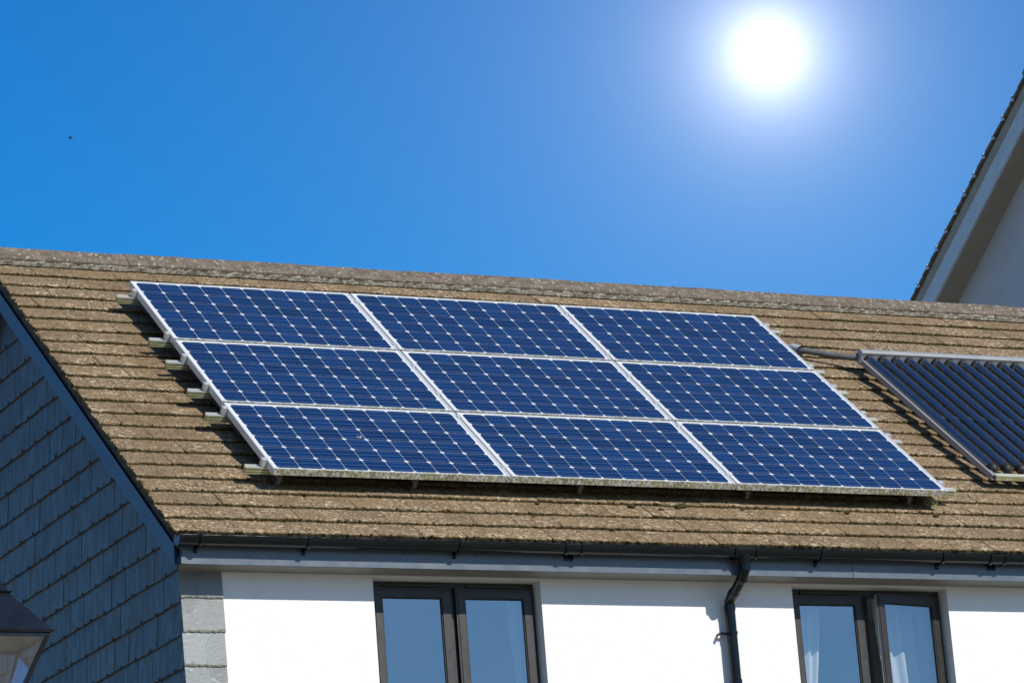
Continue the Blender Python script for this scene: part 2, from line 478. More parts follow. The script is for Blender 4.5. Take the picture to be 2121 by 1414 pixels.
# deck below the tiles and the rear slope
dk = [(UV0+.05, -EAVE+.06, -.225), (UV1-.03, -EAVE+.06, -.225), (UV1-.03, -VR, -.225), (UV0+.05, -VR, -.225)]
rt.cur = .5
rt.add(dk, [(0, 1, 2, 3)], 0, [(0, .1)]*4)
roof = hp(rt, 'roof', M['tile'], rot=(TH, 0, 0))
rb = MB()
zA = tile_top_z(YR)-.02
zE = tile_top_z(-2.70)-.01
yE = 2*YR+2.70
nb_ = 24
for k in range(nb_):                                   # stepped rear courses
    y1 = YR+(yE-YR)*k/nb_; y2 = YR+(yE-YR)*(k+1)/nb_
    z1 = zA+(zE-zA)*k/nb_; z2 = zA+(zE-zA)*(k+1)/nb_
    rb.prism([(y1, z1-.02), (y2, z2), (y2, z2-.02), (y1, z1-.05)], 'x', UV0, UV1)
hp(rb, 'rear_slope', M['tile'], roof, org=(0, 0, Z0)).matrix_parent_inverse = Matrix.Rotation(TH, 4, 'X').inverted()

# --- ridge tiles and bedding mortar
rg = MB(); mo = MB()
cap_v = -.612; cap_n = -.122; ap_v = -.742; ap_n = -.104
def yz(v, n): return (-v*CT-n*ST, -v*ST+n*CT)
e0 = yz(cap_v, cap_n); e1 = yz(-.70, -.100); e2 = yz(ap_v, ap_n)
e2 = (YR, e2[1]+.012)
u = UV0-.01; jl = .445; off = -.2229-UV0
first = off % jl
while u < UV1:
    u2 = min(u+(first if first else jl), UV1+.01); first = None
    rg.cur = R.random(); dz = R.uniform(-.003, .003)
    half = [(e0[0], e0[1]+dz), (e0[0]+.004, e0[1]+.012+dz), (e1[0], e1[1]+dz), ((e1[0]+e2[0])/2+.006, (e1[1]+e2[1])/2+.009+dz), (e2[0], e2[1]+dz)]
    full = half+[(2*YR-p[0], p[1]) for p in half[-2::-1]]
    full += [(2*YR-e0[0]-.01, e0[1]-.015), (YR, e2[1]-.03), (e0[0]+.01, e0[1]-.015)]
    nseg = 6
    prevring = None
    rings = []
    for q in range(nseg+1):
        x = u+.0005+(u2-u-.0015)*q/nseg
        rings.append([(x, p[0]+R.uniform(-.0012, .0012), p[1]+R.uniform(-.0015, .0015)) for p in full])
    n = len(full)
    pts = [p for r_ in rings for p in r_]
    rg.add(pts, [(q*n+i, q*n+(i+1) % n, (q+1)*n+(i+1) % n, (q+1)*n+i) for q in range(nseg) for i in range(n)] + [tuple(range(n)), tuple(range(nseg*n, nseg*n+n))[::-1]], 0)
    # squeezed-out mortar at the joint
    mo.cur = R.random()
    for q in range(5):
        t_ = q/4
        mo.ball((u2+R.uniform(-.004, .004), e0[0]+(e2[0]-e0[0])*t_, e0[1]+(e2[1]-e0[1])*t_+.001+R.uniform(0, .002)), R.uniform(.004, .006), 6, 4, 0, (.6, 1.8, .45), .2)
    u = u2
xs = UV0
steps = []
while xs < UV1: steps.append(xs); xs += .03
steps.append(UV1)
pts = []
for x in steps:
    b0 = yz(cap_v+.004+R.uniform(-.004, .006), -.170); b1 = yz(cap_v+.002+R.uniform(-.003, .005), -.140); b2 = yz(cap_v-.003, cap_n-.002)
    pts += [(x, *b0), (x, *b1), (x, *b2)]
mo.add(pts, [(3*i+j, 3*i+3+j, 3*i+4+j, 3*i+1+j) for i in range(len(steps)-1) for j in range(2)], 0)
mo.add([(p[0], 2*YR-p[1], p[2]) for p in pts], [(3*i+1+j, 3*i+4+j, 3*i+3+j, 3*i+j) for i in range(len(steps)-1) for j in range(2)], 0)
INV = Matrix.Rotation(TH, 4, 'X').inverted()
hp(rg, 'ridge', M['ridge'], roof).matrix_parent_inverse = INV
hp(mo, 'mortar_bed', M['mortar'], roof).matrix_parent_inverse = INV

# --- front wall with window openings
W1 = (.588, 1.758); W2 = (3.615, 4.822); 
WT, WB = -2.612, -3.78
OPEN = [(*W1, WT, WB), (*W2, WT, WB)]
gz = -Z0
wl = MB()
xs = sorted({XL, XR, *[o[0] for o in OPEN], *[o[1] for o in OPEN]})
zs = sorted({gz, -2.36, WT, WB})
for i in range(len(xs)-1):
    for j in range(len(zs)-1):
        xm = (xs[i]+xs[i+1])/2; zm = (zs[j]+zs[j+1])/2
        if any(o[0] < xm < o[1] and o[3] < zm < o[2] for o in OPEN): continue
        wl.add([(xs[i], YF, zs[j]), (xs[i+1], YF, zs[j]), (xs[i+1], YF, zs[j+1]), (xs[i], YF, zs[j+1])], [(0, 1, 2, 3)])
for (a, b, t, s) in OPEN:     # reveals
    d = YF+.16
    wl.add([(a, YF, s), (a, YF, t), (a, d, t), (a, d, s)], [(0, 1, 2, 3)])
    wl.add([(b, YF, s), (b, YF, t), (b, d, t), (b, d, s)], [(3, 2, 1, 0)])
    wl.add([(a, YF, t), (b, YF, t), (b, d, t), (a, d, t)], [(0, 1, 2, 3)])
    wl.add([(a, YF, s), (b, YF, s), (b, d, s), (a, d, s)], [(3, 2, 1, 0)])
hp(wl, 'front_wall', M['render'])
ow = MB()                     # rear and far end walls
ztop = tile_top_z(YR)-.10
def gable_poly(off):
    zf = tile_top_z(YF)-off
    return [(YF, gz), (YB, gz), (YB, zf), (YR, tile_top_z(YR)-off), (YF, zf)]
ow.prism([(p[0]+(.003 if p[0] < 0 else -.003), p[1]) for p in gable_poly(.12)], 'x', XR-.25, XR)
ow.box((XL+.03, YB-.25, gz), (XR-.26, YB-.003, tile_top_z(YF)-.15))
hp(ow, 'rear_wall', M['render'])
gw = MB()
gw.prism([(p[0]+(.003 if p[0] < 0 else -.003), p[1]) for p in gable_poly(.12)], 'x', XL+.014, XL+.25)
hp(gw, 'gable_wall', M['gap_dark'])

# --- slate hanging on the gable
def clip(poly, f):
    out = []
    for i in range(len(poly)):
        a, b = poly[i], poly[(i+1) % len(poly)]; fa, fb = f(a), f(b)
        if fa >= 0: out.append(a)
        if (fa >= 0) != (fb >= 0):
            t = fa/(fa-fb); out.append((a[0]+(b[0]-a[0])*t, a[1]+(b[1]-a[1])*t))
    return out
sl = MB()
SW, SG = .2632, .2035
zb = -2.785
k0 = -int((zb-gz)/SG)
for k in range(k0, 20):
    z0_ = zb+SG*k
    if z0_ > .4: break
    y = YF-.004; joints = [y, y+(.41 if k % 2 else .278)]
    while joints[-1] < YB-.05: joints.append(joints[-1]+SW+R.uniform(-.004, .004))
    for a, b in zip(joints[:-1], joints[1:]):
        b = min(b, YB)
        gp = R.choice((.004, .005, .006, .008, .012))
        ra, rb2 = R.uniform(-.003, .003), R.uniform(-.003, .003)
        bot = []
        nseg = 7
        for q in range(nseg+1):
            t = q/nseg
            bot.append((a+gp+(b-a-gp)*t, z0_+ra*(1-t)+rb2*t+R.uniform(-.0022, .0022)))
        poly = bot+[(b, z0_+SG+.012), (a+gp, z0_+SG+.012)]
        lim = .205
        poly = clip(poly, lambda p: (tile_top_z(p[0])-lim)-p[1])
        if len(poly) < 3: continue
        poly = clip(poly, lambda p: (tile_top_z(2*YR-p[0])-lim)-p[1])
        if len(poly) < 3: continue
        sl.cur = R.random()
        tk = .009; tw = R.uniform(-.002, .002)
        def xo(p): return XL-.018+.014*max(0, min(1, (p[1]-z0_)/SG))+tw*(p[0]-a)/SW
        n = len(poly)
        fpts = [(xo(p), p[0], p[1]) for p in poly]; bpts = [(xo(p)+tk+.008, p[0], p[1]) for p in poly]
        sl.add(fpts, [tuple(range(n))[::-1]], 0)
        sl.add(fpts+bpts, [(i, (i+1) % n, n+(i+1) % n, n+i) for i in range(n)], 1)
        ym = (a+b)/2              # tail rivet over the joint below
        if (tile_top_z(ym)-.2) > z0_+.03 and (tile_top_z(2*YR-ym)-.2) > z0_+.03:
            sl.box((XL-.027, ym-.002, z0_-.004), (XL-.020, ym+.002, z0_+.015+R.uniform(-.004, .004)), 2)
hp(sl, 'slate_cladding', [M['slate'], M['slate_edge_bounce'], M['dark']])
cs = MB()
zc = -2.763
for k in range(-29, 2):
    z0_ = zc+.2125*k
    z1_ = z0_+.235 if k < 1 else -2.602
    cs.cur = R.random()
    nseg = 16; x0, x1 = XL-.012+R.uniform(-.004, .004), -.428+R.uniform(-.004, .004)
    bot = [(x0+(x1-x0)*q/nseg, z0_+R.uniform(-.004, .004)) for q in range(nseg+1)]
    inn = [(p[0], p[1]+.010+R.uniform(-.003, .003)) for p in bot]
    f = [(p[0], YF-.020+.0, p[1]) for p in inn]
    ch = [(p[0], YF-.015, p[1]) for p in bot]
    cs.add(ch+f, [(i, i+1, nseg+2+i, nseg+1+i) for i in range(nseg)], 1)
    top = [(p[0], YF-.006, min(z1_, -2.602)) for p in (inn[0], inn[-1])]
    cs.add(f+[top[1], top[0]], [tuple(range(nseg+3))], 0)
    cs.add([(p[0], YF-.015, p[1]) for p in bot]+[(p[0], YF-.0, p[1]) for p in bot], [(i+1, i, nseg+1+i, nseg+2+i) for i in range(nseg)], 1)
    for xx, e in ((x0, 0), (x1, 1)):
        q = [(xx, YF-.02, z0_+.008), (xx, YF+.004, z0_+.008), (xx, YF+.004, top[0][2]), (xx, YF-.006, top[0][2])]
        cs.add(q, [(0, 1, 2, 3) if e else (3, 2, 1, 0)], 1)
hp(cs, 'corner_slates', [M['slate_pale'], M['slate_pale_edge']])

# --- fascia, soffit, barge board
fa = MB(); 
fa.box((UV0+.03, FY, ZS), (XR+.12, FY+.022, -2.415))
fa.box((UV0+.0525, FY-.005, ZS+.0005), (-.742, FY-.0005, -2.43))      # end cap
fa.box((3.965, FY-.004, ZS-.003), (3.99, FY-.0005, -2.42))          # joint trim
hp(fa, 'fascia', M['fascia'], bevel=.003)
so = MB(); so.prism([(UV0+.052, FY+.0225), (XR+.11, FY+.0225), (XR+.11, YF-.001), (XL-.012, YF-.001)], 'z', ZS+.004, ZS+.013); hp(so, 'soffit', M['soffit'])
bo = MB()
def tl(y, d): return tile_top_z(y)-d
yB = -2.584
poly = [(FY-.004, tl(FY, .148)), (YR, tl(YR, .158)), (YR, tl(YR, .298)), (yB, tl(yB, .295)), (FY-.004, -2.606)]
bo.prism(poly, 'x', UV0+.028, UV0+.050)
polyr = [(YR, tl(YR, .15)), (2*YR-FY, tl(FY, .15)), (2*YR-FY, tl(FY, .30)), (YR, tl(YR, .30))]
bo.prism(polyr, 'x', UV0+.029, UV0+.049)
bo.tube([(UV0+.027, FY+.012, tl(FY+.012, .11)), (UV0+.027, FY+.012, -2.60)], .012, 8)
for yy in (.15, -.42, -1.0, -1.58, -2.16):             # fixing pins
    bo.ball((UV0+.0275, yy, tl(yy, .225)), .0035, 8, 5, 0)
hp(bo, 'barge_board', M['barge'])
vg = MB()
nn = 120
def vline(y0, y1, a, b, x, mir=False):
    pts = []
    for q in range(nn+1):
        y = y0+(y1-y0)*q/nn
        z = tile_top_z(y)
        for d, xx in ((a, x-.012), ((a+b)/2, x+R.uniform(-.004, .004)), (b, x+.006)):
            pts.append((xx+R.uniform(-.002, .002), 2*YR-y if mir else y, z-d+R.uniform(-.003, .003)))
    fs = [(3*q+j, 3*q+1+j, 3*q+4+j, 3*q+3+j) for q in range(nn) for j in range(2)]
    if mir: fs = [f[::-1] for f in fs]
    vg.add(pts, fs, 0)
vline(-2.70, YR, .027, .158, UV0+.040); vline(-2.70, YR, .027, .158, UV0+.040, True)
hp(vg, 'verge_bedding', M['verge'])
un = MB()                                              # verge soffit strip behind the barge board
un.prism([(YF, tl(YF, .277)), (YR, tl(YR, .277)), (YR, tl(YR, .289)), (YF, tl(YF, .289))], 'x', UV0+.051, XL+.013)
hp(un, 'verge_soffit', M['barge'])

# --- gutter
gu = MB()
GY, GZ, GR = FY-.062, -2.446, .056
def gut(mb, x0, x1, r, th, lip=True, seg=18):
    outer = [(GY+r*math.cos(math.pi+math.pi*q/seg), GZ+r*math.sin(math.pi+math.pi*q/seg)*1.0) for q in range(seg+1)]
    inner = [(GY+(r-th)*math.cos(math.pi+math.pi*q/seg), GZ+(r-th)*math.sin(math.pi+math.pi*q/seg)) for q in range(seg+1)]
    pts = []
    for x in (x0, x1): pts += [(x, *p) for p in outer]+[(x, *p) for p in inner]
    n = 2*(seg+1)
    fs = []
    for q in range(seg):
        fs.append((q, n+q, n+q+1, q+1)); fs.append((seg+1+q, seg+2+q, n+seg+2+q, n+seg+1+q))
    mb.add(pts, fs, 0, None, True)
    for q in (0, seg):
        mb.add([pts[q], pts[seg+1+q], pts[n+seg+1+q], pts[n+q]], [(0, 1, 2, 3)], 0)
    for e in (0, n):
        mb.add([pts[e+q] for q in range(n)], [(q, q+1, seg+2+q, seg+1+q) for q in range(seg)], 0)
GX0 = UV0+.012
xx = GX0
while xx < XR+.1:                                      # slight sag between brackets
    gut(gu, xx, min(xx+2, XR+.12), GR, .0025); xx += 2
gu.tube([(GX0, GY-GR+.002, GZ), (XR+.12, GY-GR+.002, GZ)], .0055, 10)
# end stop
n = 14
gu.add([(GX0-.003, GY+(GR+.003)*math.cos(math.pi+math.pi*q/n), GZ+(GR+.003)*math.sin(math.pi+math.pi*q/n)) for q in range(n+1)], [tuple(range(n+1))], 0)
gut(gu, GX0-.003, GX0+.022, GR+.003, .003)
gutter = hp(gu, 'gutter', M['gutter'])
def strap(mb, x, w=.018):
    gut(mb, x-w/2, x+w/2, GR+.009, .009)
    mb.box((x-w/2, GY-GR-.008, GZ-.006), (x+w/2, GY-GR+.004, GZ+.009))
for x in (-.675, .034, 1.06, 3.68, 4.62, 6.2, 7.2, 8.2):
    b = MB(); strap(b, x)
    b.box((x-.012, FY-.014, GZ-GR-.030), (x+.008, FY-.001, GZ-GR+.012))
    b.tube([(x-.002, FY-.001, GZ-GR-.024), (x-.002, FY-.020, GZ-GR-.024)], .006, 10)
    hp(b, 'gutter_bracket', M['gutter'], gutter)
for x in (1.86, 5.05):
    b = MB(); gut(b, x-.07, x+.07, GR+.003, .003); strap(b, x-.055); strap(b, x+.055)
    b.box((x-.03, FY-.010, GZ-GR-.028), (x+.03, FY-.001, GZ-GR+.012))
    hp(b, 'gutter_union', M['gutter'], gutter)
# --- outlet and downpipe
PX = 3.108
b = MB(); gut(b, PX-.085, PX+.085, GR+.004, .004); strap(b, PX-.075); strap(b, PX+.075)
b.tube([(PX, GY, GZ-.02), (PX, GY, GZ-GR-.005), (PX, GY, GZ-GR-.03), (PX, GY, GZ-GR-.055)], [.052, .048, .036, .036], 20)
b.tube([(PX, GY, GZ-GR-.040), (PX, GY, GZ-GR-.048)], .039, 20)
b.tube([(PX-.05, GY, GZ-GR+.012), (PX-.06, GY, GZ-GR-.012), (PX-.042, GY, GZ-GR-.02)], .007, 8)
b.tube([(PX+.05, GY, GZ-GR+.012), (PX+.06, GY, GZ-GR-.012), (PX+.042, GY, GZ-GR-.02)], .007, 8)
hp(b, 'gutter_outlet', M['gutter'], gutter)
dp = MB(); PR = .034; PY = YF-.058
pt = Vector((PX, GY, GZ-GR-.055)); pe = Vector((PX-.008, PY, -2.735))
z1 = -2.585
path = [pt, (PX, GY, z1+.02)]
for q in range(1, 6):
    a = q/6; path.append((PX, GY+.018*a*a, z1+.02-.03*a))
path += [(PX-.002, GY+.05, z1-.045), (PX-.006, PY-.045, -2.705), (PX-.008, PY-.015, -2.728), (PX-.009, PY-.003, -2.745), (PX-.010, PY, -2.775), (PX-.010, PY, -3.2), (PX-.010, PY, gz+.1)]
dp.tube(path, PR, 24)
def collar(mb, a, b2, r): mb.tube([a, b2], r, 24)
collar(dp, (PX, GY, -2.548), (PX, GY, -2.585), PR+.004)
d = (Vector(path[8])-Vector(path[7])).normalized(); a0 = Vector(path[7])
collar(dp, a0-d*.012, a0+d*.014, PR+.004); 
a1 = Vector(path[8]); collar(dp, a1-d*.035, a1+d*.004, PR+.004)
collar(dp, (PX-.010, PY, -2.765), (PX-.010, PY, -2.800), PR+.004)
collar(dp, (PX-.010, PY, -3.255), (PX-.010, PY, -3.30), PR+.0045)
downpipe = hp(dp, 'downpipe', M['gutter'])
pc = MB()
collar(pc, (PX-.010, PY, -2.940), (PX-.010, PY, -2.957), PR+.005)
pc.box((PX-.095, PY+.010, -2.957), (PX-.03, PY+.022, -2.942))
pc.tube([(PX-.088, PY+.05, -2.95), (PX-.088, PY-.005, -2.95)], .0085, 10); pc.ball((PX-.088, PY-.006, -2.95), .011, 10, 6)
hp(pc, 'pipe_clip', M['gutter'], downpipe)

# --- windows
WY = -2.335                                            # frame face
def frame_rect(mb, x0, x1, z0, z1, w, y0, y1, mat=0):
    """mitred rectangular frame, bar width w, from y0 (front) to y1"""
    o = [(x0, z0), (x1, z0), (x1, z1), (x0, z1)]; i = [(x0+w, z0+w), (x1-w, z0+w), (x1-w, z1-w), (x0+w, z1-w)]
    pts = [(p[0], y0, p[1]) for p in o]+[(p[0], y0, p[1]) for p in i]+[(p[0], y1, p[1]) for p in o]+[(p[0], y1, p[1]) for p in i]
    fs = []
    for q in range(4):
        r = (q+1) % 4
        fs += [(q, r, 4+r, 4+q), (8+r, 8+q, 12+q, 12+r), (4+q, 4+r, 12+r, 12+q), (r, q, 8+q, 8+r)]
    mb.add(pts, fs, mat)
def window(x0, x1, opening=0):
    e = empty('window', (0, 0, 0), parent=house); e.location = Vector(((x0+x1)/2, WY, Z0+WB))-HO
    org = Vector(((x0+x1)/2, WY, WB))
    def sub(mb, name, mats, bevel=0, rotz=0, pivot=None):
        if pivot is None:
            return mb.build(name, mats, e, (-org.x, -org.y, -org.z), (0, 0, 0), bevel)
        pv = Vector(pivot)-org
        return mb.build(name, mats, e, pv, (0, 0, rotz), bevel)
    f = MB(); z0, z1 = WB+.03, WT-.003
    a, b = x0+.003, x1-.003
    frame_rect(f, a, b, z0, z1, .040, WY+.008, WY+.075)
    xm = (a+b)/2
    f.box((xm-.034, WY+.012, z0+.041), (xm+.034, WY+.074, z1-.041))
    sub(f, 'frame', M['frame'], .004)
    for c in ((a+xm)/2, (xm+b)/2):
        tv = MB(); tv.box((c-.19, WY-.006, z1-.032), (c+.19, WY+.007, z1-.014))
        sub(tv, 'trickle_vent', M['frame'], .003)
    for side in (0, 1):
        s0, s1 = (a+.022, xm-.016) if side == 0 else (xm+.016, b-.022)
        zb_, zt_ = z0+.022, z1-.038
        rz = 0; pv = None; ox = oy = oz = 0
        op = opening if side == 1 else 0
        if op: pv = (s1, WY, 0); ox, oy, oz = s1, WY, 0; rz = op
        s = MB(); w = .066
        frame_rect(s, s0-ox, s1-ox, zb_-oz, zt_-oz, w, WY-.016-oy, WY+.007-oy)
        frame_rect(s, s0+.014-ox, s1-.014-ox, zb_+.014-oz, zt_-.014-oz, w-.016, WY-.021-oy, WY-.0165-oy)
        frame_rect(s, s0+w-.006-ox, s1-w+.006-ox, zb_+w-.006-oz, zt_-w+.006-oz, .012, WY-.013-oy, WY+.004-oy, 1)
        sub(s, 'sash', [M['frame'], M['gasket']], .003, rz, pv)
        g_ = MB(); y_ = WY-.004-oy
        g_.add([(s0+w-ox, y_, zb_+w-oz), (s1-w-ox, y_, zb_+w-oz), (s1-w-ox, y_, zt_-w-oz), (s0+w-ox, y_, zt_-w-oz)], [(0, 1, 2, 3)])
        sub(g_, 'pane', M['pane'], 0, rz, pv)
        if op:
            st_ = MB(); st_.box((s0+.10-ox, WY+.010-oy, zt_-.012-oz), (s0+.34-ox, WY+.022-oy, zt_-.002-oz))
            st_.box((s0-.0015-ox, WY-.010-oy, zb_+.02-oz), (s0-.0005-ox, WY+.002-oy, zt_-.015-oz))
            sub(st_, 'stay', M['alu2'], 0, rz, pv)
    si = MB(); si.box((x0-.04, YF-.05, WB-.02), (x1+.04, WY+.01, WB+.028)); sub(si, 'sill', M['frame'], .006)
    return e
window(*W1)
window(*W2, opening=.19)['label'] = 'window whose sash stands ajar'
ro = MB()                                              # rooms behind the panes
for (a, b, t, s) in OPEN:
    xa, xb, y0, y1, zl, zh = a-.5, b+.5, YF+.161, YF+2.6, s-.8, t+.10
    P = [(xa, y0, zl), (xb, y0, zl), (xb, y1, zl), (xa, y1, zl), (xa, y0, zh), (xb, y0, zh), (xb, y1, zh), (xa, y1, zh)]
    ro.add(P, [(0, 1, 2, 3), (7, 6, 5, 4), (1, 5, 6, 2), (3, 7, 4, 0), (2, 6, 7, 3)])
    o = [(xa, y0, zl), (xb, y0, zl), (xb, y0, zh), (xa, y0, zh)]; i = [(a, y0, s), (b, y0, s), (b, y0, t), (a, y0, t)]
    ro.add(o+i, [(q, 4+q, 4+(q+1) % 4, (q+1) % 4) for q in range(4)])
hp(ro, 'interior_wall', M['interior'])

def curtain(top, bot, zt, zb_, y, label, folds=5, amp=.018):
    m = MB(); nx, nz = folds*8, 14
    pts = []
    for j in range(nz+1):
        t = j/nz; s = t*t*(3-2*t)
        x0 = top[0]+(bot[0]-top[0])*s; x1 = top[1]+(bot[1]-top[1])*s
        for i in range(nx+1):
            a = i/nx
            pts.append((x0+(x1-x0)*a, y+amp*math.sin(a*folds*6.283+.6*t), zt+(zb_-zt)*t))
    m.add(pts, [(j*(nx+1)+i, (j+1)*(nx+1)+i, (j+1)*(nx+1)+i+1, j*(nx+1)+i+1) for j in range(nz) for i in range(nx)], 0, None, True)
    o = m.build('curtain', M['curtain'], None, (0, 0, Z0))
    return tag(o, label, 'curtain', 'sheer curtains behind the upper windows')
CY_ = WY+.22
curtain((3.78, 4.00), (3.78, 3.88), WT, WB+.05, CY_, 'narrow white curtain behind the fixed half of the window with the ajar sash', 3)
curtain((4.42, 4.95), (4.50, 4.95), WT, WB+.05, CY_, 'wide white curtain gathered behind the sash that stands ajar', 5)
curtain((1.66, 1.88), (1.72, 1.88), WT, WB+.05, CY_, 'white curtain behind the fully closed window', 3)

# ------------------------------------------------------------------ photovoltaic array
PW, PH, PGX, PGY, PT = 1.65, .9905, .0149, .0260, .046
def make_panel():
    e = empty('solar_panel', (0, 0, 0))
    f = MB(); lip = .013
    o = [(0, -PH), (PW, -PH), (PW, 0), (0, 0)]; i = [(lip, -PH+lip), (PW-lip, -PH+lip), (PW-lip, -lip), (lip, -lip)]
    pts = [(*p, 0) for p in o]+[(*p, 0) for p in i]+[(*p, -PT) for p in o]+[(*p, -.012) for p in i]
    fs = []
    for q in range(4):
        r = (q+1) % 4
        fs += [(q, r, 4+r, 4+q), (4+q, 4+r, 12+r, 12+q), (r, q, 8+q, 8+r)]
    f.add(pts, fs, 0)
    i2 = [(.03, -PH+.03), (PW-.03, -PH+.03), (PW-.03, -.03), (.03, -.03)]
    f.add([(*p, -PT) for p in o]+[(*p, -PT) for p in i2], [(q, 4+q, 4+(q+1) % 4, (q+1) % 4) for q in range(4)], 0)
    # dark rebate line round the outside of the profile
    f.build('frame', M['alu'], e, bevel=.0012)
    b = MB()
    b.add([(lip, -PH+lip, -.0040), (PW-lip, -PH+lip, -.0040), (PW-lip, -lip, -.0040), (lip, -lip, -.0040)], [(0, 1, 2, 3)], 0)
    b.add([(lip, -PH+lip, -.0095), (PW-lip, -PH+lip, -.0095), (PW-lip, -lip, -.0095), (lip, -lip, -.0095)], [(3, 2, 1, 0)], 1)
    b.build('backsheet', [M['backsheet'], M['underside']], e)
    c = MB(); pit = .1585; hw = .1542/2; cut = .0150
    mx = (PW-10*pit)/2; my = (PH-6*pit)/2
    for r_ in range(6):
        for q in range(10):
            cx = mx+pit*(q+.5); cy = -my-pit*(r_+.5)
            c.cur = R.random()
            oct_ = [(-hw+cut, -hw), (hw-cut, -hw), (hw, -hw+cut), (hw, hw-cut), (hw-cut, hw), (-hw+cut, hw), (-hw, hw-cut), (-hw, -hw+cut)]
            c.add([(cx+p[0], cy+p[1], -.0025) for p in oct_], [tuple(range(8))], 0, [((p[0]+hw)/(2*hw), (p[1]+hw)/(2*hw)) for p in oct_])
    c.build('cell_grid', M['cell'], e)
    return e
def copy_tree(o, parent=None):
    c = o.copy(); COL.objects.link(c)
    if parent: c.parent = parent
    for ch in list(o.children): copy_tree(ch, c)
    return c
proto = make_panel()
names = [['in the corner between the ridge and the slate gable', 'in the middle of the row nearest the ridge', 'in the corner beside the lagged pipe, close to the ridge'],
         ['at the gable end of the middle row', 'at the centre of the array, enclosed by other panels', 'in the middle row, at the end facing the tube collector'],
         ['with a bird dropping on it, above the gutter by the gable', 'in the middle of the row nearest the gutter', 'in the corner above the gutter, nearest the tube collector']]
for r_ in range(3):
    for c_ in range(3):
        o = proto if (r_ == 0 and c_ == 0) else copy_tree(proto)
        o.location = roofpt(c_*(PW+PGX)+R.uniform(-.001, .001), r_*(PH+PGY), 0); o.rotation_euler = (TH+R.uniform(-.0008, .0008), 0, 0)
        tag(o, 'blue solar panel ' + names[r_][c_], 'solar panel', 'blue solar panels in the three by three array')
        last = o
        if (r_, c_) == (2, 0):
            d = MB()
            for q in range(9):
                a = R.uniform(0, 6.28); s = R.uniform(0, .018)
                d.ball((.79+math.cos(a)*s*1.3, -.46+math.sin(a)*s, -.0022), R.uniform(.003, .009), 7, 4, 0, (1.3, 1, .18), .25)
            d.build('bird_dropping', simple('dried dropping', (.30, .27, .22), .9), o)

# --- mounting rails
def rail_profile():
    return [(-.020, -.098), (-.020, -.088), (-.004, -.088), (-.004, -.082), (-.020, -.082), (-.020, -.071), (-.004, -.071), (-.004, -.062), (-.020, -.062), (-.020, -.0485),
            (-.008, -.0485), (-.008, -.060), (.008, -.060), (.008, -.0485), (.020, -.0485), (.020, -.098)]
def make_rail(first):
    e = empty('mounting_rail', (0, 0, 0))
    m = MB(); m.prism(rail_profile(), 'x', -.135, 5.125)
    m.build('rail', M['rail'], e)
    A = 3*PW+2*PGX
    for x in (-.018, A+.018):
        c = MB(); s = 1 if x < 0 else -1
        c.prism([(x-s*.016, -.045), (x+s*.014, -.045), (x+s*.014, -.002), (x+s*.026, -.002), (x+s*.026, .004), (x-s*.016, .004)], 'y', -.019, .019)
        c.tube([(x-s*.002, 0, .004), (x-s*.002, 0, .009)], .0065, 8)
        c.build('end_clamp', M['alu2'], e, bevel=.0015)
    for x in (PW+PGX/2, 2*PW+1.5*PGX):
        c = MB(); c.box((x-.017, -.020, .0015), (x+.017, .020, .0045)); c.box((x-.006, -.020, -.045), (x+.006, .020, .0012))
        c.tube([(x, 0, .0045), (x, 0, .010)], .0065, 8)
        c.build('mid_clamp', M['alu2'], e)
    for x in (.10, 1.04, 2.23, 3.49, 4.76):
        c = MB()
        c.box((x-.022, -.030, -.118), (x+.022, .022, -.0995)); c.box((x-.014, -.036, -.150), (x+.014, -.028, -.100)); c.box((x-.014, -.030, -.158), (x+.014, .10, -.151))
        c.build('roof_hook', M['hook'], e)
    return e
rp = make_rail(True)
rlab = ['topmost aluminium rail, under the panels nearest the ridge', 'second aluminium rail from the ridge, under the lower half of the top row of panels',
        'third aluminium rail from the ridge, under the upper half of the middle row of panels', 'fourth aluminium rail from the ridge, under the lower half of the middle row of panels',
        'fifth aluminium rail from the ridge, under the upper half of the bottom row of panels', 'lowest aluminium rail, its hooks showing beneath the bottom edge of the array']
for k, v in enumerate((.165, .905, 1.275, 1.735, 2.110, 2.890)):
    o = rp if k == 0 else copy_tree(rp)
    o.location = roofpt(0, v, 0); o.rotation_euler = (TH, 0, 0)
    tag(o, rlab[k], 'mounting rail', 'aluminium rails under the solar panels')
m = MB(); m.prism([(p[0]*1.05, (p[1]+.098)*.95-.146) for p in rail_profile()], 'y', -3.005, -2.2)
o = m.build('cross_rail', M['rail'], None, (0, 0, 0)); o.location = roofpt(4.915, 0, 0); o.rotation_euler = (TH, 0, 0)
tag(o, 'short rail running down the slope, its open end showing under the array corner', 'mounting rail')

